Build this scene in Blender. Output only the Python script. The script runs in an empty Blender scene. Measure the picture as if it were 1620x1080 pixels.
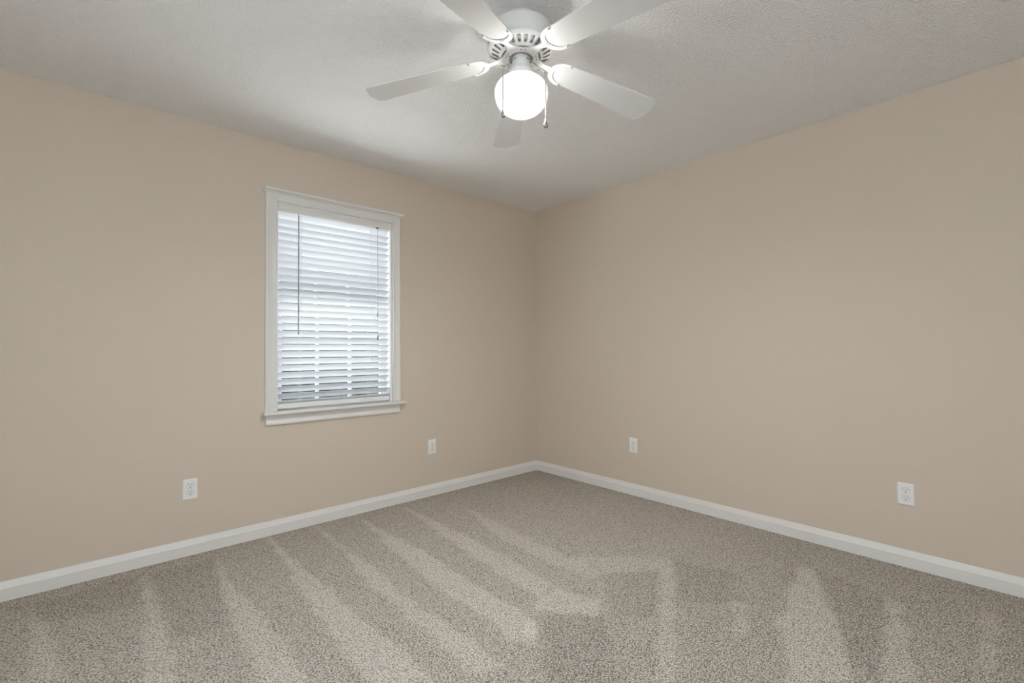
import bpy, bmesh, math, random
import numpy as np
from mathutils import Vector, Matrix

random.seed(7)
SC = bpy.context.scene
COL = SC.collection
PI = math.pi

# ------------------------------------------------------------------ camera
F_PX, PITCH, YAW, ROLL = 742.085, 0.018163, 0.8400046, -0.0060102
CAM = Vector((-3.136015, -3.159026, 1.126986))
d = Vector((math.cos(YAW) * math.cos(PITCH), math.sin(YAW) * math.cos(PITCH), math.sin(PITCH)))
r0 = Vector((math.sin(YAW), -math.cos(YAW), 0))
u0 = r0.cross(d)
r1 = r0 * math.cos(ROLL) + u0 * math.sin(ROLL)
u1 = -r0 * math.sin(ROLL) + u0 * math.cos(ROLL)
cam_data = bpy.data.cameras.new('camera')
cam_data.sensor_fit = 'HORIZONTAL'
cam_data.sensor_width = 36.0
cam_data.lens = F_PX / 1620 * 36.0
cam_data.clip_start = 0.02
cam = bpy.data.objects.new('camera', cam_data)
COL.objects.link(cam)
cam.matrix_world = Matrix(((r1.x, u1.x, -d.x, CAM.x), (r1.y, u1.y, -d.y, CAM.y), (r1.z, u1.z, -d.z, CAM.z), (0, 0, 0, 1)))
SC.camera = cam

# ------------------------------------------------------------------ view, sky, added fill lights
SC.view_settings.view_transform = 'Standard'
SC.view_settings.look = 'None'
SC.view_settings.gamma = 1.0
SC.view_settings.exposure = 0.0
SC.view_settings.use_curve_mapping = False
SC.cycles.use_denoising = True
SC.cycles.max_bounces = 12
SC.cycles.diffuse_bounces = 8
SC.cycles.sample_clamp_indirect = 8.0

world = bpy.data.worlds.new('overcast_sky')
SC.world = world
world.use_nodes = True
bg = world.node_tree.nodes['Background']
bg.inputs['Color'].default_value = (0.85, 0.92, 1.0, 1)
bg.inputs['Strength'].default_value = 4.2

H = 2.44                      # ceiling height
X0, Y0 = -4.90, -4.90         # the two walls behind the camera


def fill_light(name, loc, rot, sx, sy, power, colour):
    l = bpy.data.lights.new(name, 'AREA')
    l.shape = 'RECTANGLE'
    l.size, l.size_y = sx, sy
    l.energy = power
    l.color = colour
    o = bpy.data.objects.new(name, l)
    o.location = loc
    o.rotation_euler = rot
    COL.objects.link(o)
    return o


# added fill lights behind the camera, set in the two added window openings
fill_light('fill_light_back', (-3.20, Y0 - 0.03, 1.45), (PI / 2, 0, 0), 2.40, 1.30, 5.5, (0.93, 0.975, 1.0))
fill_light('fill_light_front', (X0 - 0.03, -3.20, 1.45), (0, -PI / 2, 0), 1.30, 2.40, 5.5, (0.93, 0.975, 1.0))
bounce_sun = bpy.data.lights.new('bounce_sun', 'SUN')
bounce_sun.energy = 74.0
bounce_sun.angle = math.radians(6)
so = bpy.data.objects.new('bounce_sun', bounce_sun)
so.rotation_euler = (math.radians(4), math.radians(28), 0)   # added sun from the side, brightens the unseen slab that lights the ceiling
so.location = (0, 0, 9)
COL.objects.link(so)
GLOBE, BULB, BEAM = 1.38, 5.6, 112.0   # the fan lamp: its glowing glass, the bulb's spill and its downward light


# ------------------------------------------------------------------ materials
def mat(name, colour, rough=0.5, metal=0.0, spec=0.5):
    m = bpy.data.materials.new(name)
    m.use_nodes = True
    b = m.node_tree.nodes['Principled BSDF']
    b.inputs['Base Color'].default_value = (*colour, 1)
    b.inputs['Roughness'].default_value = rough
    b.inputs['Metallic'].default_value = metal
    b.inputs['Specular IOR Level'].default_value = spec
    return m


def add(m, t, **kw):
    n = m.node_tree.nodes.new(t)
    for k, v in kw.items():
        setattr(n, k, v)
    return n


def link(m, a, b):
    m.node_tree.links.new(a, b)


def bumped(m, scale, detail, strength, dist, kind='noise'):
    b = m.node_tree.nodes['Principled BSDF']
    tc = add(m, 'ShaderNodeTexCoord')
    n = add(m, 'ShaderNodeTexNoise')
    n.inputs['Scale'].default_value = scale
    n.inputs['Detail'].default_value = detail
    link(m, tc.outputs['Object'], n.inputs['Vector'])
    bp = add(m, 'ShaderNodeBump')
    bp.inputs['Strength'].default_value = strength
    bp.inputs['Distance'].default_value = dist
    link(m, n.outputs['Fac'], bp.inputs['Height'])
    link(m, bp.outputs['Normal'], b.inputs['Normal'])
    return n


M = {}
M['wall'] = mat('beige_wall_paint', (0.635, 0.545, 0.455), 0.55, spec=0.35)
bumped(M['wall'], 160, 2, 0.12, 0.002)
M['ceiling'] = mat('white_textured_ceiling', (0.90, 0.885, 0.885), 0.9, spec=0.1)
bumped(M['ceiling'], 100, 3, 1.0, 0.010)
M['trim'] = mat('white_trim_paint', (0.755, 0.735, 0.71), 0.35)
M['fan'] = mat('white_fan_enamel', (0.74, 0.735, 0.725), 0.3)
M['blade'] = mat('white_fan_blade', (0.71, 0.708, 0.70), 0.42)
M['drum'] = mat('grey_motor', (0.62, 0.60, 0.57), 0.6)
M['flywheel'] = mat('dark_flywheel', (0.28, 0.27, 0.25), 0.6)
M['dark'] = mat('dark_recess', (0.06, 0.06, 0.055), 0.6)
M['screw'] = mat('screw_steel', (0.35, 0.34, 0.33), 0.35, 1.0)
M['chain'] = mat('nickel_chain', (0.50, 0.47, 0.44), 0.35, 1.0)
M['knob'] = mat('polished_nickel', (0.42, 0.41, 0.40), 0.14, 1.0)
M['plate'] = mat('white_plastic', (0.84, 0.83, 0.82), 0.3)
M['plate_old'] = mat('ivory_plastic', (0.78, 0.75, 0.68), 0.3)
M['groove'] = mat('outlet_groove_grey', (0.36, 0.355, 0.35), 0.6)
M['slot'] = mat('outlet_slot_black', (0.05, 0.048, 0.045), 0.5)
M['vinyl'] = mat('white_vinyl_sash', (0.86, 0.87, 0.88), 0.35)
M['wand'] = mat('grey_clear_wand', (0.30, 0.31, 0.33), 0.2)
M['cord'] = mat('white_cord', (0.80, 0.80, 0.80), 0.7)
M['cord_grey'] = mat('grey_cord', (0.42, 0.42, 0.43), 0.7)
M['tassel'] = mat('dark_tassel', (0.16, 0.15, 0.15), 0.5)
M['lawn'] = mat('lawn_green', (0.055, 0.062, 0.055), 0.9)
M['bounce_slab'] = mat('pale_reflector', (0.70, 0.695, 0.70), 0.9)  # reflector slab outside, kept pale to throw light indoors
bumped(M['bounce_slab'], 60, 3, 0.2, 0.01)
n_ = bumped(M['lawn'], 14, 4, 0.6, 0.04)
M['leaf'] = mat('hedge_green', (0.020, 0.026, 0.022), 0.8, spec=0.15)
bumped(M['leaf'], 22, 4, 0.8, 0.05)

# slats: white faux wood letting a little light through
m = mat('white_blind_slat', (0.80, 0.805, 0.83), 0.45)
nt = m.node_tree
pb, out = nt.nodes['Principled BSDF'], nt.nodes['Material Output']
tr = add(m, 'ShaderNodeBsdfTranslucent')
tr.inputs['Color'].default_value = (0.90, 0.91, 0.94, 1)
mx = add(m, 'ShaderNodeMixShader')
mx.inputs[0].default_value = 0.15
link(m, pb.outputs[0], mx.inputs[1])
link(m, tr.outputs[0], mx.inputs[2])
link(m, mx.outputs[0], out.inputs['Surface'])
M['slat'] = m

# window glass
m = bpy.data.materials.new('window_glass')
m.use_nodes = True
m.node_tree.nodes.clear()
out = add(m, 'ShaderNodeOutputMaterial')
tp = add(m, 'ShaderNodeBsdfTransparent')
tp.inputs['Color'].default_value = (0.93, 0.96, 0.95, 1)
gl = add(m, 'ShaderNodeBsdfGlossy')
gl.inputs['Roughness'].default_value = 0.03
mx = add(m, 'ShaderNodeMixShader')
mx.inputs[0].default_value = 0.035
link(m, tp.outputs[0], mx.inputs[1])
link(m, gl.outputs[0], mx.inputs[2])
link(m, mx.outputs[0], out.inputs['Surface'])
M['glass'] = m

# lit frosted glass globe: glows, and lets half of the bulb's light straight through
m = mat('lit_frosted_glass', (0.9, 0.9, 0.9), 0.25)
nt = m.node_tree
out = nt.nodes['Material Output']
nt.nodes.remove(nt.nodes['Principled BSDF'])
em = add(m, 'ShaderNodeEmission')
em.inputs['Color'].default_value = (1.0, 0.99, 0.975, 1)
em.inputs['Strength'].default_value = GLOBE
tp = add(m, 'ShaderNodeBsdfTransparent')
mx = add(m, 'ShaderNodeMixShader')
mx.inputs[0].default_value = 0.5
link(m, em.outputs[0], mx.inputs[1])
link(m, tp.outputs[0], mx.inputs[2])
link(m, mx.outputs[0], out.inputs['Surface'])
M['globe'] = m

# carpet: twisted tufts, dark and light yarn, pile brushed one way or the other
m = mat('grey_beige_carpet', (0.4, 0.37, 0.33), 0.95, spec=0.05)
b = m.node_tree.nodes['Principled BSDF']
tc = add(m, 'ShaderNodeTexCoord')
mp = add(m, 'ShaderNodeMapping')
mp.inputs['Rotation'].default_value = (0, 0, 0.6)
mp.inputs['Scale'].default_value = (1.0, 1.35, 1.0)
link(m, tc.outputs['Object'], mp.inputs['Vector'])
nz = add(m, 'ShaderNodeTexNoise')
nz.inputs['Scale'].default_value = 150
nz.inputs['Detail'].default_value = 3.0
nz.inputs['Roughness'].default_value = 0.6
link(m, mp.outputs[0], nz.inputs['Vector'])
vo = add(m, 'ShaderNodeTexVoronoi')
vo.inputs['Scale'].default_value = 165
link(m, mp.outputs[0], vo.inputs['Vector'])
mxh = add(m, 'ShaderNodeMath', operation='MULTIPLY_ADD')
link(m, vo.outputs['Distance'], mxh.inputs[0])
mxh.inputs[1].default_value = -0.35
link(m, nz.outputs['Fac'], mxh.inputs[2])
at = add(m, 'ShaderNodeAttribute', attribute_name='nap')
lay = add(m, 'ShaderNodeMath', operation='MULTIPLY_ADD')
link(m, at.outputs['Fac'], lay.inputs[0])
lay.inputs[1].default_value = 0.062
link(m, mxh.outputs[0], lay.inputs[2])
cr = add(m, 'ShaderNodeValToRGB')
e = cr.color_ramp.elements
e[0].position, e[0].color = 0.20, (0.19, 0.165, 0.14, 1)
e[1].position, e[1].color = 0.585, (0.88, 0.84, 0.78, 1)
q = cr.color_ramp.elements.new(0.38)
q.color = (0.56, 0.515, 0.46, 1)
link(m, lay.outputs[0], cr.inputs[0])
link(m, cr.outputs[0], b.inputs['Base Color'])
bp = add(m, 'ShaderNodeBump')
bp.inputs['Strength'].default_value = 0.6
bp.inputs['Distance'].default_value = 0.006
link(m, mxh.outputs[0], bp.inputs['Height'])
link(m, bp.outputs['Normal'], b.inputs['Normal'])
M['carpet'] = m


# ------------------------------------------------------------------ helpers
def box(bm, x0, x1, y0, y1, z0, z1):
    v = [bm.verts.new(c) for c in ((x0, y0, z0), (x1, y0, z0), (x1, y1, z0), (x0, y1, z0), (x0, y0, z1), (x1, y0, z1), (x1, y1, z1), (x0, y1, z1))]
    for f in ((3, 2, 1, 0), (4, 5, 6, 7), (0, 1, 5, 4), (1, 2, 6, 5), (2, 3, 7, 6), (3, 0, 4, 7)):
        bm.faces.new([v[i] for i in f])


def prism(bm, pts, a, b, axis):
    """extrude the 2D outline pts from a to b along axis 'x', 'y' or 'z'"""
    def P(p, t):
        return {'x': (t, p[0], p[1]), 'y': (p[0], t, p[1]), 'z': (p[0], p[1], t)}[axis]
    A = [bm.verts.new(P(p, a)) for p in pts]
    B = [bm.verts.new(P(p, b)) for p in pts]
    n = len(pts)
    bm.faces.new(A)
    bm.faces.new(B[::-1])
    for i in range(n):
        bm.faces.new((A[i], B[i], B[(i + 1) % n], A[(i + 1) % n]))


def lathe(bm, prof, n=64, cx=0, cy=0):
    rings = []
    for r, z in prof:
        if r < 1e-6:
            rings.append([bm.verts.new((cx, cy, z))])
        else:
            rings.append([bm.verts.new((cx + r * math.cos(2 * PI * i / n), cy + r * math.sin(2 * PI * i / n), z)) for i in range(n)])
    for a, b in zip(rings, rings[1:]):
        for i in range(n):
            j = (i + 1) % n
            if len(a) == 1:
                bm.faces.new((a[0], b[i], b[j]))
            elif len(b) == 1:
                bm.faces.new((a[i], b[0], a[j]))
            else:
                bm.faces.new((a[i], b[i], b[j], a[j]))


def tube(bm, pts, r, n=8):
    pts = [Vector(p) for p in pts]
    rings = []
    for i, p in enumerate(pts):
        t = (pts[min(i + 1, len(pts) - 1)] - pts[max(i - 1, 0)]).normalized()
        a = t.orthogonal().normalized() if abs(t.z) < 0.9 else (Vector((1, 0, 0)) - t * t.x).normalized()
        c = t.cross(a)
        rings.append([bm.verts.new(p + (a * math.cos(2 * PI * k / n) + c * math.sin(2 * PI * k / n)) * r) for k in range(n)])
    for A, B in zip(rings, rings[1:]):
        for k in range(n):
            bm.faces.new((A[k], B[k], B[(k + 1) % n], A[(k + 1) % n]))
    bm.faces.new(rings[0][::-1])
    bm.faces.new(rings[-1])


def obj(name, bm, m, parent=None, smooth=False, bevel=0, angle=40):
    bmesh.ops.recalc_face_normals(bm, faces=bm.faces)
    me = bpy.data.meshes.new(name)
    bm.to_mesh(me)
    bm.free()
    me.materials.append(M[m])
    o = bpy.data.objects.new(name, me)
    COL.objects.link(o)
    if parent:
        o.parent = parent
    if smooth:
        me.shade_smooth()
        me.set_sharp_from_angle(angle=math.radians(angle))
    if bevel:
        bv = o.modifiers.new('bevel', 'BEVEL')
        bv.width = bevel
        bv.segments = 2
        bv.limit_method = 'ANGLE'
        bv.harden_normals = False
    return o


def tag(o, label=None, cat=None, group=None, kind=None):
    for k, v in (('label', label), ('category', cat), ('group', group), ('kind', kind)):
        if v:
            o[k] = v
    return o


def empty(name, loc, rz=0):
    o = bpy.data.objects.new(name, None)
    o.empty_display_size = 0.1
    COL.objects.link(o)
    o.location = loc
    o.rotation_euler = (0, 0, rz)
    return o


def copy_tree(o, parent=None):
    c = o.copy()
    COL.objects.link(c)
    if parent:
        c.parent = parent
    for ch in list(o.children):
        copy_tree(ch, c)
    return c


# ------------------------------------------------------------------ room shell
# carpeted floor with the marks of the vacuum cleaner in the pile
NAP = [
    (.75, [(-3.331, -0.148), (-3.296, -0.261), (-3.26, -0.479), (-3.199, -0.923), (-3.288, -0.843), (-3.311, -0.432)]),
    (.8, [(-2.933, -0.149), (-2.919, -0.393), (-2.905, -0.803), (-2.903, -1.194), (-3.004, -1.102), (-2.95, -0.511)]),
    (.9, [(-2.624, -0.173), (-2.619, -0.507), (-2.59, -0.908), (-2.564, -1.172), (-2.575, -1.493), (-2.695, -1.384), (-2.684, -1.166), (-2.692, -0.94), (-2.667, -0.546)]),
    (1, [(-2.328, -0.037), (-2.298, -0.758), (-2.278, -1.194), (-2.254, -1.608), (-2.257, -1.783), (-2.44, -1.616), (-2.426, -1.451), (-2.41, -1.256), (-2.396, -0.873), (-2.361, -0.466)]),
    (.9, [(-2.05, -0.044), (-2.049, -0.359), (-2.029, -0.821), (-2.055, -1.26), (-2.032, -1.658), (-2.02, -1.869), (-2.127, -1.859), (-2.138, -1.64), (-2.127, -1.332), (-2.125, -0.918), (-2.081, -0.62)]),
    (1, [(-1.776, -0.145), (-1.744, -0.64), (-1.74, -1.038), (-1.754, -1.607), (-1.756, -1.766), (-1.868, -1.861), (-1.904, -1.775), (-1.898, -1.404), (-1.882, -1.051), (-1.856, -0.659)]),
    (.9, [(-1.448, -0.105), (-1.427, -0.707), (-1.443, -1.26), (-1.491, -1.585), (-1.615, -1.664), (-1.604, -1.439), (-1.57, -1.091), (-1.542, -0.737)]),
    (.7, [(-1.131, -0.362), (-1.165, -0.949), (-1.18, -1.34), (-1.209, -1.67), (-1.308, -1.669), (-1.318, -1.375), (-1.3, -0.986)]),
    (.9, [(-1.49, -1.626), (-1.427, -1.836), (-1.523, -1.917), (-1.697, -1.699), (-1.841, -1.833), (-1.84, -1.778), (-1.662, -1.656)]),
    (.5, [(-1.189, -1.441), (-0.8, -1.821), (-0.947, -1.911), (-0.968, -1.846), (-1.186, -1.692)]),
    (.7, [(-0.956, -1.857), (-0.908, -1.9), (-1.654, -2.333), (-1.704, -2.287)]),
    (1, [(-0.435, -2.336), (-0.388, -2.379), (-0.915, -2.624), (-1.218, -2.73), (-1.374, -2.587), (-1.025, -2.435), (-0.681, -2.369)]),
    (.8, [(-0.45, -2.695), (-0.476, -2.744), (-1.066, -2.868), (-1.148, -2.794)]),
    (.7, [(-0.276, -2.994), (-0.304, -3.033), (-0.872, -3.046), (-0.914, -3.007)]),
    (.6, [(-0.994, -2.233), (-0.979, -2.282), (-1.2, -2.391), (-1.24, -2.355)]),
    (-.6, [(-1.697, -1.726), (-1.517, -1.923), (-1.791, -2.208), (-1.988, -2.028)]),
    (-.4, [(-1.202, -1.704), (-0.994, -1.868), (-1.351, -2.075), (-1.498, -1.94)]),
    (-.5, [(-0.826, -1.869), (-0.718, -2.122), (-0.979, -2.246), (-1.191, -2.088)]),
    (-.4, [(-0.376, -2.39), (-0.426, -2.68), (-1.155, -2.787), (-1.07, -2.689), (-0.719, -2.555)]),
    (-.5, [(-3.367, -0.128), (-2.949, -0.117), (-2.981, -0.482), (-3.294, -0.359)]),
    (-.5, [(-2.898, -0.117), (-2.624, -0.141), (-2.711, -0.923), (-2.886, -0.877)]),
]


def nap_field(px, py):
    rng = np.random.default_rng(3)
    wob = 0.007 * np.sin(px * 23 + 2 * np.sin(py * 9)) + 0.006 * np.sin(py * 31 + px * 17)
    # broad drift: lighter in the middle of the room, darker along the walls and to the right
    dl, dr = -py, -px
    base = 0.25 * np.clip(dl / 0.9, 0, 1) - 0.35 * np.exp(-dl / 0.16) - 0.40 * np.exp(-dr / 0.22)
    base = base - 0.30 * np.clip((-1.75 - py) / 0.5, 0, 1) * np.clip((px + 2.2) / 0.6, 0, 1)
    f = base
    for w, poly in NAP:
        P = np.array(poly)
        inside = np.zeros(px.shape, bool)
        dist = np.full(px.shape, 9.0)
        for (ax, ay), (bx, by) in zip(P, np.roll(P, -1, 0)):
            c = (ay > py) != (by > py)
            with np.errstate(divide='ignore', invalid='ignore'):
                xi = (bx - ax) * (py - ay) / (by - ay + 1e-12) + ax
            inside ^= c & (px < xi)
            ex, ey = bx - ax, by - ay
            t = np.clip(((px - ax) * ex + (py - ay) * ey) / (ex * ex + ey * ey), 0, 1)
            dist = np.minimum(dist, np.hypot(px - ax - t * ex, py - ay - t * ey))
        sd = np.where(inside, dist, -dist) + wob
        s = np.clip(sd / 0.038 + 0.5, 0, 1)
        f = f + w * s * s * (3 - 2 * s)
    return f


nx, ny = 380, 380
gx, gy = np.linspace(X0, 0, nx), np.linspace(Y0, 0, ny)
GX, GY = np.meshgrid(gx, gy)
co = np.zeros((nx * ny, 3), np.float32)
co[:, 0], co[:, 1] = GX.ravel(), GY.ravel()
idx = np.arange(nx * ny).reshape(ny, nx)
quads = np.stack([idx[:-1, :-1], idx[:-1, 1:], idx[1:, 1:], idx[1:, :-1]], -1).reshape(-1, 4)
me = bpy.data.meshes.new('floor')
me.from_pydata(co.tolist(), [], quads.tolist())
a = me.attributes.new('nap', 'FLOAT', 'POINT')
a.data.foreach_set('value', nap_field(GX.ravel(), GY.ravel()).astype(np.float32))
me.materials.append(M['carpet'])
floor = bpy.data.objects.new('floor', me)
COL.objects.link(floor)
tag(floor, 'grey beige cut pile carpet with vacuum cleaner stripes', 'floor', kind='structure')

bm = bmesh.new()
box(bm, X0 - .14, .14, Y0 - .14, .14, H, H + .12)
tag(obj('ceiling', bm, 'ceiling'), 'off white textured ceiling above the fan', 'ceiling', kind='structure')


def wall(name, label, axis, face, out, a0, a1, hole=None):
    """wall in the plane axis = face, thick towards out; hole = (a0, a1, z0, z1)"""
    bm = bmesh.new()
    lo, hi = min(face, out), max(face, out)

    def piece(b0, b1, z0, z1):
        if axis == 'y':
            box(bm, b0, b1, lo, hi, z0, z1)
        else:
            box(bm, lo, hi, b0, b1, z0, z1)
    if hole is None:
        piece(a0, a1, -.02, H)
    else:
        h0, h1, z0, z1 = hole
        piece(a0, h0, -.02, H)
        piece(h1, a1, -.02, H)
        piece(h0, h1, -.02, z0)
        piece(h0, h1, z1, H)
    return tag(obj(name, bm, 'wall'), label, 'wall', kind='structure')


WX0, WX1, WZ0, WZ1 = -2.281, -1.493, 0.745, 2.064       # window opening
wall('wall_left', 'beige painted wall with the window and blind', 'y', 0, .14, X0 - .14, 0, (WX0, WX1, WZ0, WZ1))
wall('wall_right', 'plain beige painted wall right of the corner', 'x', 0, .14, Y0 - .14, .14)
B0, B1, BZ0, BZ1 = -4.40, -2.00, 0.80, 2.10  # opening for an added window that lets fill light in
wall('wall_back', 'beige wall behind the viewer with an added wide window', 'y', Y0, Y0 - .14, X0 - .14, 0, (B0, B1, BZ0, BZ1))
wall('wall_front', 'beige wall left of the viewer with an added wide window', 'x', X0, X0 - .14, Y0, 0, (-4.40, -2.00, BZ0, BZ1))

# baseboards: flat face with a moulded top edge
HB = 0.0868
prof = [(0, -.01), (.014, -.01), (.014, .057), (.0115, .0605), (.0105, .066), (.0085, .073), (.005, .079), (.0045, .084), (.003, HB), (0, HB)]


def baseboard(name, label, axis, sgn, face, a0, a1):
    bm = bmesh.new()
    pts = [(face + sgn * p, z) for p, z in prof]
    prism(bm, pts, a0, a1, axis)
    return tag(obj(name, bm, 'trim', smooth=True, angle=30), label, 'baseboard', kind='structure')


baseboard('baseboard_left', 'white baseboard along the window wall', 'x', -1, 0, X0 + .014, -.0005)
baseboard('baseboard_right', 'white baseboard along the plain right wall', 'y', -1, 0, Y0 + .014, -.0005)
baseboard('baseboard_back', 'white baseboard behind the viewer', 'x', 1, Y0, X0 + .014, -.014)
baseboard('baseboard_front', 'white baseboard left of the viewer', 'y', 1, X0, Y0 + .0005, -.014)

# ------------------------------------------------------------------ the window in the left wall
win = empty('window_1', (0, 0, 0))
tag(win, 'white trimmed sash window in the left wall', 'window', kind='structure')
CX0, CX1 = -2.343, -1.4275          # outer edges of the casing
CZ = 2.113
case_prof = [(0, 0), (0, -.014), (.006, -.017), (.014, -.0165), (.018, -.0145), (.046, -.013), (.050, -.016), (.057, -.0165), (.062, -.013), (.062, 0)]
for x, s in ((CX0, 1), (CX1, -1)):
    bm = bmesh.new()
    prism(bm, [(x + s * a, y) for a, y in case_prof], WZ0 + .012, CZ, 'z')
    obj('side_casing', bm, 'trim', win, smooth=True, angle=25)
bm = bmesh.new()
prism(bm, [(0, WZ1), (-.013, WZ1), (-.0165, WZ1 + .005), (-.016, WZ1 + .012), (-.013, WZ1 + .016), (-.013, CZ + .001), (0, CZ + .001)], CX0 + .062, CX1 - .062, 'x')
obj('head_casing', bm, 'trim', win, smooth=True, angle=25)
bm = bmesh.new()
prism(bm, [(0, CZ), (-.018, CZ), (-.020, CZ + .006), (-.030, CZ + .010), (-.041, CZ + .013), (-.043, CZ + .022), (-.040, CZ + .026), (0, CZ + .026)], CX0 - .012, CX1 + .022, 'x')
obj('cap_moulding', bm, 'trim', win, smooth=True, angle=35)
bm = bmesh.new()
zs = 0.757
prism(bm, [(.06, zs), (-.048, zs), (-.053, zs - .004), (-.055, zs - .011), (-.053, zs - .018), (-.048, zs - .022), (.06, zs - .022)], CX0 - .014, CX1 + .025, 'x')
obj('window_stool', bm, 'trim', win, smooth=True, angle=35)
bm = bmesh.new()
za = zs - .022
prism(bm, [(0, za), (-.014, za), (-.012, za - .012), (-.010, za - .030), (-.012, za - .040), (-.017, za - .046), (-.019, za - .053), (-.017, za - .060), (-.012, za - .064), (0, za - .064)], CX0 + .004, CX1 - .008, 'x')
obj('apron', bm, 'trim', win, smooth=True, angle=35)
bm = bmesh.new()
t = .012
box(bm, WX0, WX0 + t, 0, .14, zs, WZ1)
box(bm, WX1 - t, WX1, 0, .14, zs, WZ1)
box(bm, WX0 + t, WX1 - t, 0, .14, WZ1 - t, WZ1)
box(bm, WX0, WX1, .06, .16, WZ0 - .02, zs)
obj('window_jamb', bm, 'vinyl', win)


def sash(name, z0, z1, y0, y1, rail_b, rail_t):
    st = .042
    x0, x1 = WX0 + t + .001, WX1 - t - .001
    bm = bmesh.new()
    box(bm, x0, x0 + st, y0, y1, z0, z1)
    box(bm, x1 - st, x1, y0, y1, z0, z1)
    box(bm, x0 + st, x1 - st, y0, y1, z0, z0 + rail_b)
    box(bm, x0 + st, x1 - st, y0, y1, z1 - rail_t, z1)
    s = obj(name, bm, 'vinyl', win, bevel=.003)
    gx0, gx1, gz0, gz1 = x0 + st, x1 - st, z0 + rail_b, z1 - rail_t
    bm = bmesh.new()
    ym = (y0 + y1) / 2
    for k in (1, 2):
        x = gx0 + (gx1 - gx0) * k / 3
        box(bm, x - .010, x + .010, ym - .008, ym + .008, gz0, gz1)
    z = (gz0 + gz1) / 2
    box(bm, gx0, gx1, ym - .007, ym + .007, z - .009, z + .009)
    obj('muntin_grid', bm, 'vinyl', s)
    bm = bmesh.new()
    box(bm, gx0 - .005, gx1 + .005, ym - .0015, ym + .0015, gz0 - .005, gz1 + .005)
    obj('glass_pane', bm, 'glass', s)
    return s


sash('upper_sash', 1.395, WZ1 - t, .106, .134, .036, .042)
sash('lower_sash', zs + .001, 1.430, .072, .100, .050, .036)

# ------------------------------------------------------------------ the blind
blind = empty('window_blind', (0, 0, 0))
tag(blind, 'white two inch horizontal slat blind hanging in the window', 'blind')
SX0, SX1 = WX0 + t + .003, WX1 - t - .005
bm = bmesh.new()
box(bm, SX0 - .002, SX1 + .003, .008, .056, WZ1 - t - .042, WZ1 - t - .001)
obj('head_rail', bm, 'plate', blind, bevel=.002)
bm = bmesh.new()
vz0, vz1 = 2.017, 2.058
prism(bm, [(.004, vz0), (-.002, vz0), (-.005, vz0 + .004), (-.005, vz1 - .006), (-.002, vz1), (.004, vz1)], WX0 + t + .001, WX1 - t - .001, 'x')
obj('valance', bm, 'trim', blind, smooth=True, angle=40)
TILT = math.radians(46.5)
PITCHZ = .0442
YS = .031


def slat_mesh(tilt):
    bm = bmesh.new()
    n = 8
    up, lo = [], []
    for i in range(n + 1):
        u = -.025 + .05 * i / n
        crown = .0016 * (1 - (u / .025) ** 2)
        for L, dz in ((up, .0016), (lo, -.0016)):
            v = crown + dz
            # u < 0 is the room side: it is the higher edge
            yy = u * math.cos(tilt) + v * math.sin(tilt)
            zz = -u * math.sin(tilt) + v * math.cos(tilt)
            L.append((yy, zz))
    prism(bm, up + lo[::-1], SX0, SX1, 'x')
    return bm


ztop = 1.992
slat = obj('slat', slat_mesh(TILT), 'slat', blind, smooth=True, angle=50)
slat.location = (0, YS, ztop)
zz = ztop
k = 1
while zz - PITCHZ > .835:
    zz -= PITCHZ
    c = slat.copy()
    COL.objects.link(c)
    c.parent = blind
    c.location = (0, YS, zz)
    c.rotation_euler = (random.uniform(-.035, .035), random.uniform(-.0007, .0007), 0)
    k += 1
flat = obj('slat', slat_mesh(math.radians(4)), 'slat', blind, smooth=True, angle=50)
flat.location = (0, YS, .8045)
c = flat.copy()
COL.objects.link(c)
c.parent = blind
c.location = (0, YS, .8105)
bm = bmesh.new()
prism(bm, [(YS - .026, .769), (YS - .023, .766), (YS + .023, .766), (YS + .026, .769), (YS + .026, .796), (YS + .022, .800), (YS - .022, .800), (YS - .026, .796)], SX0, SX1, 'x')
obj('bottom_rail', bm, 'plate', blind, smooth=True, angle=40)
hw = .025 * math.cos(TILT) + .0035
for x in (-2.125, -1.655):
    bm = bmesh.new()
    for y in (YS - hw, YS + hw):
        tube(bm, [(x, y, .80), (x, y, 2.02)], .0008, 6)
    obj('ladder_cord', bm, 'cord', blind)
bm = bmesh.new()
wx = -2.148
tube(bm, [(wx, -.004, 1.235), (wx, -.004, 2.000)], .0042, 6)
wand = obj('tilt_wand', bm, 'wand', blind, smooth=True, angle=30)
bm = bmesh.new()
tube(bm, [(wx, .006, 2.022), (wx, -.002, 2.014), (wx, -.004, 1.999)], .0018, 6)
obj('wand_hook', bm, 'screw', wand)
for x, zb, za_ in ((-1.605, 1.40, 2.012), (-1.6035, 1.235, 2.012)):
    bm = bmesh.new()
    tube(bm, [(x, .000, za_ + .006), (x, -.004, za_ - .004), (x, -.004, zb)], .0009, 6)
    cd = obj('lift_cord', bm, 'cord_grey', blind)
    bm = bmesh.new()
    lathe(bm, [(0, zb + .004), (.003, zb + .002), (.0045, zb - .012), (.0055, zb - .026), (.004, zb - .029), (0, zb - .029)], 12, x, -.004)
    obj('tassel', bm, 'tassel' if zb < 1.3 else 'cord_grey', cd, smooth=True)
bm = bmesh.new()
box(bm, -1.614, -1.596, -.006, .006, 2.008, 2.017)
obj('cord_lock', bm, 'tassel', blind)


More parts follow.
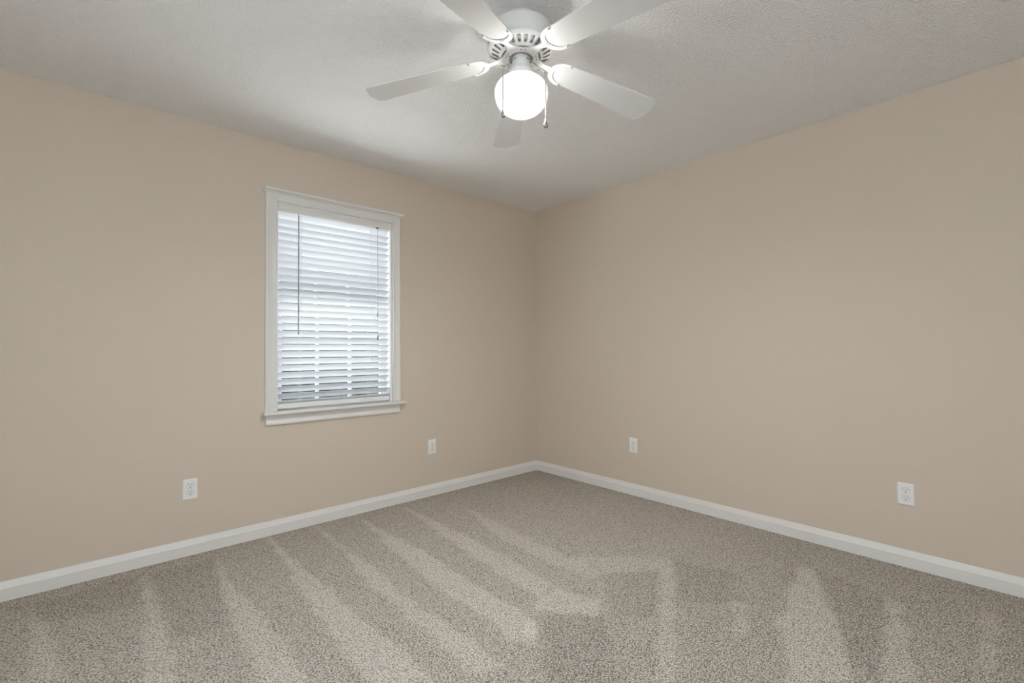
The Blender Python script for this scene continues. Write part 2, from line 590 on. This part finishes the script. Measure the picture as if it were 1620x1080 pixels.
# ------------------------------------------------------------------ unseen windows behind the viewer, added for fill light
def added_window(name, label, axis, face, out, a0, a1):
    w = empty(name, (0, 0, 0))
    tag(w, label, 'window', kind='structure')
    s = 1 if out < face else -1
    z0, z1 = BZ0, BZ1

    def bx(bm, b0, b1, d0, d1, c0, c1):
        lo, hi = min(d0, d1), max(d0, d1)
        if axis == 'y':
            box(bm, b0, b1, lo, hi, c0, c1)
        else:
            box(bm, lo, hi, b0, b1, c0, c1)
    bm = bmesh.new()
    f = face + s * .018
    bx(bm, a0 - .06, a0, face, f, z0 - .02, z1 + .06)
    bx(bm, a1, a1 + .06, face, f, z0 - .02, z1 + .06)
    bx(bm, a0, a1, face, f, z1, z1 + .06)
    bx(bm, a0 - .08, a1 + .08, face, face + s * .04, z0 - .042, z0 - .02)
    obj('casing', bm, 'trim', w, bevel=.003)
    bm = bmesh.new()
    e0, e1 = face - s * .08, face - s * .11
    for b0, b1, c0, c1 in ((a0, a0 + .04, z0, z1), (a1 - .04, a1, z0, z1), (a0 + .04, a1 - .04, z0, z0 + .05), (a0 + .04, a1 - .04, z1 - .04, z1),
                           (a0 + .04, a1 - .04, 1.40, 1.44), ((a0 + a1) / 2 - .03, (a0 + a1) / 2 + .03, z0 + .05, 1.40), ((a0 + a1) / 2 - .03, (a0 + a1) / 2 + .03, 1.44, z1 - .04)):
        bx(bm, b0, b1, e0, e1, c0, c1)
    sh = obj('sash_frame', bm, 'vinyl', w)
    bm = bmesh.new()
    bx(bm, a0 + .03, a1 - .03, face - s * .094, face - s * .097, z0 + .03, z1 - .03)
    obj('glass_pane', bm, 'glass', sh)


added_window('added_window_2', 'added wide white window behind the viewer, for fill light', 'y', Y0, Y0 - .14, B0, B1)
added_window('added_window_3', 'added wide white window left of the viewer, for fill light', 'x', X0, X0 - .14, -4.40, -2.00)

# ------------------------------------------------------------------ outside, glimpsed between the slats, and an unseen bounce slab
bm = bmesh.new()
box(bm, -14, 16, .5, 30, -.75, -.60)
tag(obj('lawn', bm, 'lawn'), 'green lawn outside the window', 'lawn', kind='structure')
bm = bmesh.new()
box(bm, -9, 6, .18, 4.6, -.66, -.57)  # out of view; added to bounce light up through the slats
tag(obj('bounce_slab', bm, 'bounce_slab'), 'added pale slab outside the window, bounces light to the ceiling', 'bounce_slab', kind='structure')
bm = bmesh.new()
hx, hn = np.linspace(-10, 14, 81), 12
rows = []
for i, x in enumerate(hx):
    ring = []
    top = 4.6 + .35 * math.sin(x * 1.7) + .2 * math.sin(x * 4.1 + 1)
    for j in range(hn + 1):
        an = PI * j / hn
        rr = 1 + .10 * math.sin(x * 6.3 + j * 1.9) + random.uniform(-.07, .07)
        ring.append(bm.verts.new((x, 8.6 - 1.0 * math.cos(an) * rr, -.60 + top * max(0, math.sin(an)) ** .6 * rr)))
    rows.append(ring)
for A, B in zip(rows, rows[1:]):
    for j in range(hn):
        bm.faces.new((A[j], A[j + 1], B[j + 1], B[j]))
bm.faces.new(rows[0])
bm.faces.new(rows[-1][::-1])
tag(obj('hedge', bm, 'leaf', smooth=True, angle=80), 'tall green hedge beyond the lawn outside the window', 'hedge')

# ------------------------------------------------------------------ electrical outlets
PW, PH = .0695, .1145


def make_outlet(name, m='plate'):
    """duplex outlet in the x-z plane, facing -y, origin at its centre on the wall"""
    root = empty(name, (0, 0, 0))
    bm = bmesh.new()
    # plate with sloped edges
    o, i_ = [], []
    for L, sx, sz, y in ((o, PW / 2, PH / 2, -.0012), (i_, PW / 2 - .005, PH / 2 - .005, -.0055)):
        for a, b in ((-1, -1), (1, -1), (1, 1), (-1, 1)):
            L.append(bm.verts.new((a * sx, y, b * sz)))
    w = [bm.verts.new((a * PW / 2, 0, b * PH / 2)) for a, b in ((-1, -1), (1, -1), (1, 1), (-1, 1))]
    bm.faces.new(i_)
    bm.faces.new(w[::-1])
    for k in range(4):
        j = (k + 1) % 4
        bm.faces.new((o[k], o[j], i_[j], i_[k]))
        bm.faces.new((w[k], w[j], o[j], o[k]))
    obj('cover_plate', bm, m, root, bevel=.0008)
    for cz in (.0195, -.0195):
        bm = bmesh.new()
        pts = []
        for k in range(32):
            an = 2 * PI * k / 32
            x = max(-.0155, min(.0155, .0174 * math.cos(an)))
            z = max(-.0140, min(.0140, .0174 * math.sin(an)))
            pts.append((x, cz + z))
        prism(bm, pts, -.0050, -.0078, 'y')
        rc = obj('receptacle', bm, m, root, bevel=.0006)
        bm = bmesh.new()
        prism(bm, [(x * 1.07, cz + (z - cz) * 1.07) for x, z in pts], -.0050, -.0057, 'y')
        obj('groove', bm, 'groove', rc)
        for x0, x1, h in ((-.0076, -.0052, .0042), (.0050, .0072, .0034)):
            bm = bmesh.new()
            box(bm, x0, x1, -.0081, -.0070, cz + .0030 - h + .002, cz + .0030 + h + .002)
            obj('slot', bm, 'slot', rc)
        bm = bmesh.new()
        pts = [(.0030 * math.cos(an), cz - .0066 + .0030 * math.sin(an)) for an in [PI * k / 8 for k in range(8, 17)]]
        pts += [(.0030, cz - .0045), (-.0030, cz - .0045)]
        prism(bm, pts, -.0081, -.0070, 'y')
        obj('ground_hole', bm, 'slot', rc)
    bm = bmesh.new()
    prism(bm, [(.003 * math.cos(2 * PI * k / 14), .003 * math.sin(2 * PI * k / 14)) for k in range(14)], -.0050, -.0064, 'y')
    obj('screw', bm, 'plate_old', root)
    return root


def put(o, loc, rz, label):
    o.location = loc
    o.rotation_euler = (0, 0, rz)
    tag(o, label, 'outlet', 'white duplex outlets low on the walls')


o1 = make_outlet('electrical_outlet')
put(o1, (-2.720, 0, .3625), 0, 'white duplex outlet on the window wall, below left of the window')
o2 = copy_tree(o1)
put(o2, (-1.150, 0, .375), 0, 'small white duplex outlet on the window wall, between the window and the corner')
o3 = copy_tree(o1)
put(o3, (0, -1.0635, .3825), -PI / 2, 'small white duplex outlet on the right wall, nearest the corner')
o4 = copy_tree(o1)
put(o4, (0, -2.6995, .3715), -PI / 2, 'white duplex outlet on the right wall, at the far right of the photo')

# ------------------------------------------------------------------ ceiling fan
FX, FY = -1.8801, -1.8212
fan = empty('ceiling_fan', (FX, FY, H))
tag(fan, 'white five blade ceiling fan with a lit round glass globe', 'ceiling fan')
Z = lambda z: z - H


def lat(name, prof, m, parent=fan, n=72, angle=35):
    bm = bmesh.new()
    lathe(bm, [(r, Z(z)) for r, z in prof], n)
    return obj(name, bm, m, parent, smooth=True, angle=angle)


lat('ceiling_canopy', [(0, 2.4395), (.060, 2.4395), (.061, 2.436), (.052, 2.425), (.050, 2.405), (.052, 2.392), (0, 2.392)], 'fan')
lat('motor_housing', [(0, 2.3915), (.112, 2.3915), (.120, 2.389), (.1245, 2.384), (.1255, 2.378), (.1255, 2.326), (.115, 2.326), (0, 2.330)], 'fan')
lat('motor', [(0, 2.322), (.112, 2.322), (.112, 2.312), (.100, 2.300), (.078, 2.292), (0, 2.292)], 'drum')

# vented bowl under the motor: a rim and a slotted cone
bm = bmesh.new()
rim = [(.126, 2.3262), (.1305, 2.3235), (.1325, 2.318), (.1325, 2.313), (.130, 2.3075), (.125, 2.3035), (.1195, 2.3010), (.118, 2.3003)]
lathe(bm, [(r, Z(z)) for r, z in rim], 100)
lip = [(.0875, 2.2862), (.084, 2.2842), (.0815, 2.2812), (.079, 2.2800), (.076, 2.2812)]
lathe(bm, [(r, Z(z)) for r, z in lip], 100)
NS = 25
for s in range(NS):
    b2 = bmesh.new()
    a0, a1 = 2 * PI * s / NS, 2 * PI * (s + 1) / NS
    am = (a0 + a1) / 2
    loop = [(a0 + (a1 - a0) * i / 4, 0.0) for i in range(4)] + [(a1, i / 4) for i in range(4)]
    loop += [(a1 - (a1 - a0) * i / 4, 1.0) for i in range(4)] + [(a0, 1 - i / 4) for i in range(4)]
    hole = []
    for i in range(16):
        an = 2 * PI * i / 16
        v = .5 + (.36 if math.sin(an) > 0 else -.36) + .09 * math.sin(an)
        rr = .0875 + (.118 - .0875) * v
        hole.append((am + .0062 * math.cos(an) / rr * (0.85 + .3 * v), v))
    edges = []
    for L in (loop, hole):
        vs = [b2.verts.new((p[0] * .3, p[1], 0)) for p in L]
        edges += [b2.edges.new((vs[i], vs[(i + 1) % len(vs)])) for i in range(len(vs))]
    res = bmesh.ops.triangle_fill(b2, edges=edges, use_beauty=True)
    for f in b2.faces:
        vv = []
        for vert in f.verts:
            an, v = vert.co.x / .3, vert.co.y
            rr, z = .0875 + (.118 - .0875) * v, 2.2862 + (2.3003 - 2.2862) * v
            vv.append(bm.verts.new((rr * math.cos(an), rr * math.sin(an), Z(z))))
        bm.faces.new(vv)
    b2.free()
bmesh.ops.remove_doubles(bm, verts=bm.verts, dist=.0002)
vent = obj('vented_bowl', bm, 'fan', fan, smooth=True, angle=25)
sm = vent.modifiers.new('thickness', 'SOLIDIFY')
sm.thickness = .0016
sm.offset = -1

lat('flywheel', [(0, 2.2905), (.072, 2.2905), (.073, 2.288), (.073, 2.281), (.071, 2.2795), (0, 2.2795)], 'flywheel')
lat('switch_housing', [(0, 2.279), (.034, 2.279), (.0348, 2.276), (.0348, 2.240), (.0375, 2.2375), (.039, 2.2345), (.0375, 2.2315), (0, 2.2315)], 'fan')
lat('lamp_fitter', [(0, 2.2312), (.036, 2.2312), (.044, 2.2275), (.049, 2.2225), (.0505, 2.217), (.0500, 2.2145), (.0525, 2.2125), (.0525, 2.199), (.050, 2.1975), (.046, 2.1975), (0, 2.205)], 'fan')
bm = bmesh.new()
for k in range(34):
    an = 2 * PI * k / 34
    bmesh.ops.create_icosphere(bm, subdivisions=1, radius=.0026, matrix=Matrix.Translation((.0528 * math.cos(an), .0528 * math.sin(an), Z(2.2055))))
obj('beaded_rim', bm, 'fan', fan, smooth=True, angle=180)
lat('lamp_globe', [(.044, 2.203), (.0475, 2.1995), (.051, 2.1955), (.062, 2.1925), (.078, 2.186), (.091, 2.1765), (.100, 2.164), (.1048, 2.150), (.1056, 2.137), (.1045, 2.123),
                   (.101, 2.109), (.095, 2.0955), (.085, 2.0815), (.071, 2.069), (.054, 2.059), (.035, 2.0515), (.017, 2.0465), (.006, 2.0445), (0, 2.0442)], 'globe', angle=180)

bulb = bpy.data.lights.new('lamp_bulb', 'POINT')
bulb.energy = BULB
bulb.color = (1.0, 0.985, 0.965)
bulb.shadow_soft_size = .035
bo = bpy.data.objects.new('lamp_bulb', bulb)
bo.location = (0, 0, Z(2.125))
bo.parent = fan
COL.objects.link(bo)

beam = bpy.data.lights.new('lamp_bulb_face', 'SPOT')
beam.energy = BEAM
beam.color = (0.975, 0.99, 1.0)
beam.shadow_soft_size = .045
beam.spot_size = math.radians(179)
beam.spot_blend = .9
bo = bpy.data.objects.new('lamp_bulb_face', beam)
bo.location = (0, 0, Z(2.11))
bo.parent = fan
COL.objects.link(bo)

# blades, each on its iron
TH, SL, ZB = -0.162, -0.1251, 2.28959
PH0 = 2.2119
dph = [-.0073, .0185, -.0227, .0218, -.0103]
dth = [.0159, .0064, -.0245, -.0186, -.0233]


def blade_outline():
    up = []
    # root: half ellipse
    for i in range(13):
        an = PI / 2 * i / 12
        up.append((.2 - .050 * math.cos(an), .0545 * math.sin(an)))
    up.append((.30, .0583))
    up.append((.45, .0642))
    up.append((.60, .0700))
    for i in range(9):                                   # rounded corner
        an = PI / 2 * i / 8
        up.append((.6195 + .030 * math.sin(an), .0415 + .030 * math.cos(an)))
    for t_ in (.030, .018, .006):
        up.append((.6575 - 9.0 * t_ * t_, t_))
    return up + [(x, -y) for x, y in up[::-1] if y > 1e-6]


def crescent():
    o_, i_ = [], []
    n = 28
    for k in range(n + 1):
        an = PI / 2 + PI * k / n
        o_.append((.2 + .0675 * math.cos(an), .0595 * math.sin(an)))
        w_ = abs(math.sin(an))
        i_.append((.2025 + .0495 * math.cos(an), (.0455 + .002 * w_) * math.sin(an)))
    # small scroll at each end of the crescent
    return o_, i_


for k in range(5):
    ang = PH0 + k * math.radians(72) + dph[k]
    th = TH + dth[k]
    rad = Vector((math.cos(ang), math.sin(ang), SL))
    tan = Vector((-math.sin(ang) * math.cos(th), math.cos(ang) * math.cos(th), math.sin(th)))
    rad.normalize()
    tan = (tan - rad * tan.dot(rad)).normalized()
    nor = rad.cross(tan)
    mt = Matrix(((rad.x, tan.x, nor.x, 0), (rad.y, tan.y, nor.y, 0), (rad.z, tan.z, nor.z, Z(ZB)), (0, 0, 0, 1)))
    inv = mt.inverted()
    bm = bmesh.new()
    prism(bm, blade_outline(), -.0030, .0030, 'z')
    bl = obj('blade', bm, 'blade', fan, bevel=.0012)
    bl.matrix_local = mt
    # iron: crescent plate under the blade root, neck and hub tab
    bm = bmesh.new()
    oo, ii = crescent()
    zt, zb_, zr = -.0034, -.0072, -.0088

    def strip(P, Q):
        for a_, b_, c_, d_ in zip(P, P[1:], Q[1:], Q):
            bm.faces.new((a_, b_, c_, d_))
    vo_t = [bm.verts.new((x, y, zt)) for x, y in oo]
    vo_b = [bm.verts.new((x, y, zb_)) for x, y in oo]
    vm_b = [bm.verts.new(((x * .55 + x2 * .45), (y * .55 + y2 * .45), zr)) for (x, y), (x2, y2) in zip(oo, ii)]
    vi_b = [bm.verts.new((x, y, zb_)) for x, y in ii]
    vi_t = [bm.verts.new((x, y, zt)) for x, y in ii]
    for P, Q in ((vo_t, vo_b), (vo_b, vm_b), (vm_b, vi_b), (vi_b, vi_t), (vi_t, vo_t)):
        strip(P, Q)
    bm.faces.new((vo_t[0], vo_b[0], vm_b[0], vi_b[0], vi_t[0]))
    bm.faces.new((vo_t[-1], vo_b[-1], vm_b[-1], vi_b[-1], vi_t[-1]))
    # rounded ends
    for sy in (1, -1):
        pts = [(.2035 + .0072 * math.cos(2 * PI * j / 14), sy * .0525 + .0072 * math.sin(2 * PI * j / 14)) for j in range(14)]
        prism(bm, pts, zt, zb_, 'z')
    # neck: stations along the arm, from under the crescent down to the hub
    st = [(.150, .0135, 0), (.138, .0160, 0), (.128, .0125, .1), (.112, .0105, .4), (.096, .0115, .75), (.082, .0165, 1.0), (.072, .026, 1.0)]
    secs = []
    for r_, w_, bl_ in st:
        sec = []
        for y_, z_ in ((w_, -.0036), (w_, -.0075), (w_ * .5, -.0098), (-w_ * .5, -.0098), (-w_, -.0075), (-w_, -.0036)):
            pb_ = mt @ Vector((r_, y_, z_))
            ca, sa = math.cos(ang), math.sin(ang)
            ph_ = Vector((r_ * ca - y_ * sa, r_ * sa + y_ * ca, Z(2.2795) + (z_ + .0036) * .9))
            sec.append(bm.verts.new(inv @ pb_.lerp(ph_, bl_)))
        secs.append(sec)
    for A, B in zip(secs, secs[1:]):
        for j in range(6):
            bm.faces.new((A[j], A[(j + 1) % 6], B[(j + 1) % 6], B[j]))
    bm.faces.new(secs[0])
    bm.faces.new(secs[-1][::-1])
    # hub tab: ring sector
    half = math.radians(34.5)
    n = 12
    A, B = [], []
    for j in range(n + 1):
        a_ = ang - half + 2 * half * j / n
        for L, z_ in ((A, 2.2793), (B, 2.2745)):
            ro = .0765 - .006 * abs(2 * j / n - 1) ** 2
            L.append([bm.verts.new(inv @ Vector((r_ * math.cos(a_), r_ * math.sin(a_), Z(z_)))) for r_ in (.0475, ro)])
    for j in range(n):
        bm.faces.new((A[j][0], A[j][1], A[j + 1][1], A[j + 1][0]))
        bm.faces.new((B[j][0], B[j + 1][0], B[j + 1][1], B[j][1]))
        bm.faces.new((A[j][0], A[j + 1][0], B[j + 1][0], B[j][0]))
        bm.faces.new((A[j][1], B[j][1], B[j + 1][1], A[j + 1][1]))
    bm.faces.new((A[0][0], B[0][0], B[0][1], A[0][1]))
    bm.faces.new((A[-1][0], A[-1][1], B[-1][1], B[-1][0]))
    iron = obj('blade_iron', bm, 'fan', fan, smooth=True, angle=35)
    iron.matrix_local = mt
    spots = [(Vector((.2045, y_, -.0078)), .0036) for y_ in (.0515, -.0515)]
    for da in (-27, 27):
        a_ = ang + math.radians(da)
        spots.append((inv @ Vector((.061 * math.cos(a_), .061 * math.sin(a_), Z(2.2740))), .0028))
    for p_, r_ in spots:
        bm = bmesh.new()
        lathe(bm, [(0, .001), (r_, .001), (r_, -.0008), (r_ * .6, -.0020), (0, -.0022)], 12)
        sc = obj('screw', bm, 'screw', iron, smooth=True)
        sc.location = p_

# pull chains, draped over the globe
EF = Vector((-.685, -.729, 0))
ER = Vector((.729, -.685, 0))


def chain(lat_, fwd, z_start, start_r, z_over, z_end, knob):
    base = ER * lat_ + EF * fwd
    u = base.normalized()
    s_ = EF * .030 + ER * (start_r)
    bm = bmesh.new()
    pts = [s_ + Vector((0, 0, Z(z_start)))]
    mid = u * .055
    pts.append(s_.lerp(base, .5) + Vector((0, 0, Z(z_start) * .45 + Z(z_over) * .55 + .008)))
    pts.append(base * .97 + Vector((0, 0, Z(z_over) + .012)))
    pts.append(base + Vector((0, 0, Z(z_over) - .010)))
    pts.append(base + Vector((0, 0, Z(z_end))))
    tube(bm, pts, .0016, 6)
    c_ = obj('pull_chain', bm, 'chain', fan, smooth=True, angle=60)
    bm = bmesh.new()
    lathe(bm, [(0, .002), (.0016, .001), (.0022, -.004), (.0045, -.012), (.0072, -.020), (.0086, -.026), (.0080, -.031), (.0052, -.0345), (0, -.036)], 20)
    kb = obj('pull_knob', bm, 'knob', c_, smooth=True, angle=180)
    kb.location = base + Vector((0, 0, Z(z_end)))
    return c_


chain(-.0685, .0865, 2.262, -.020, 2.180, 2.036, 'knob')
chain(.0930, .0590, 2.262, .024, 2.178, 2.008, 'knob')
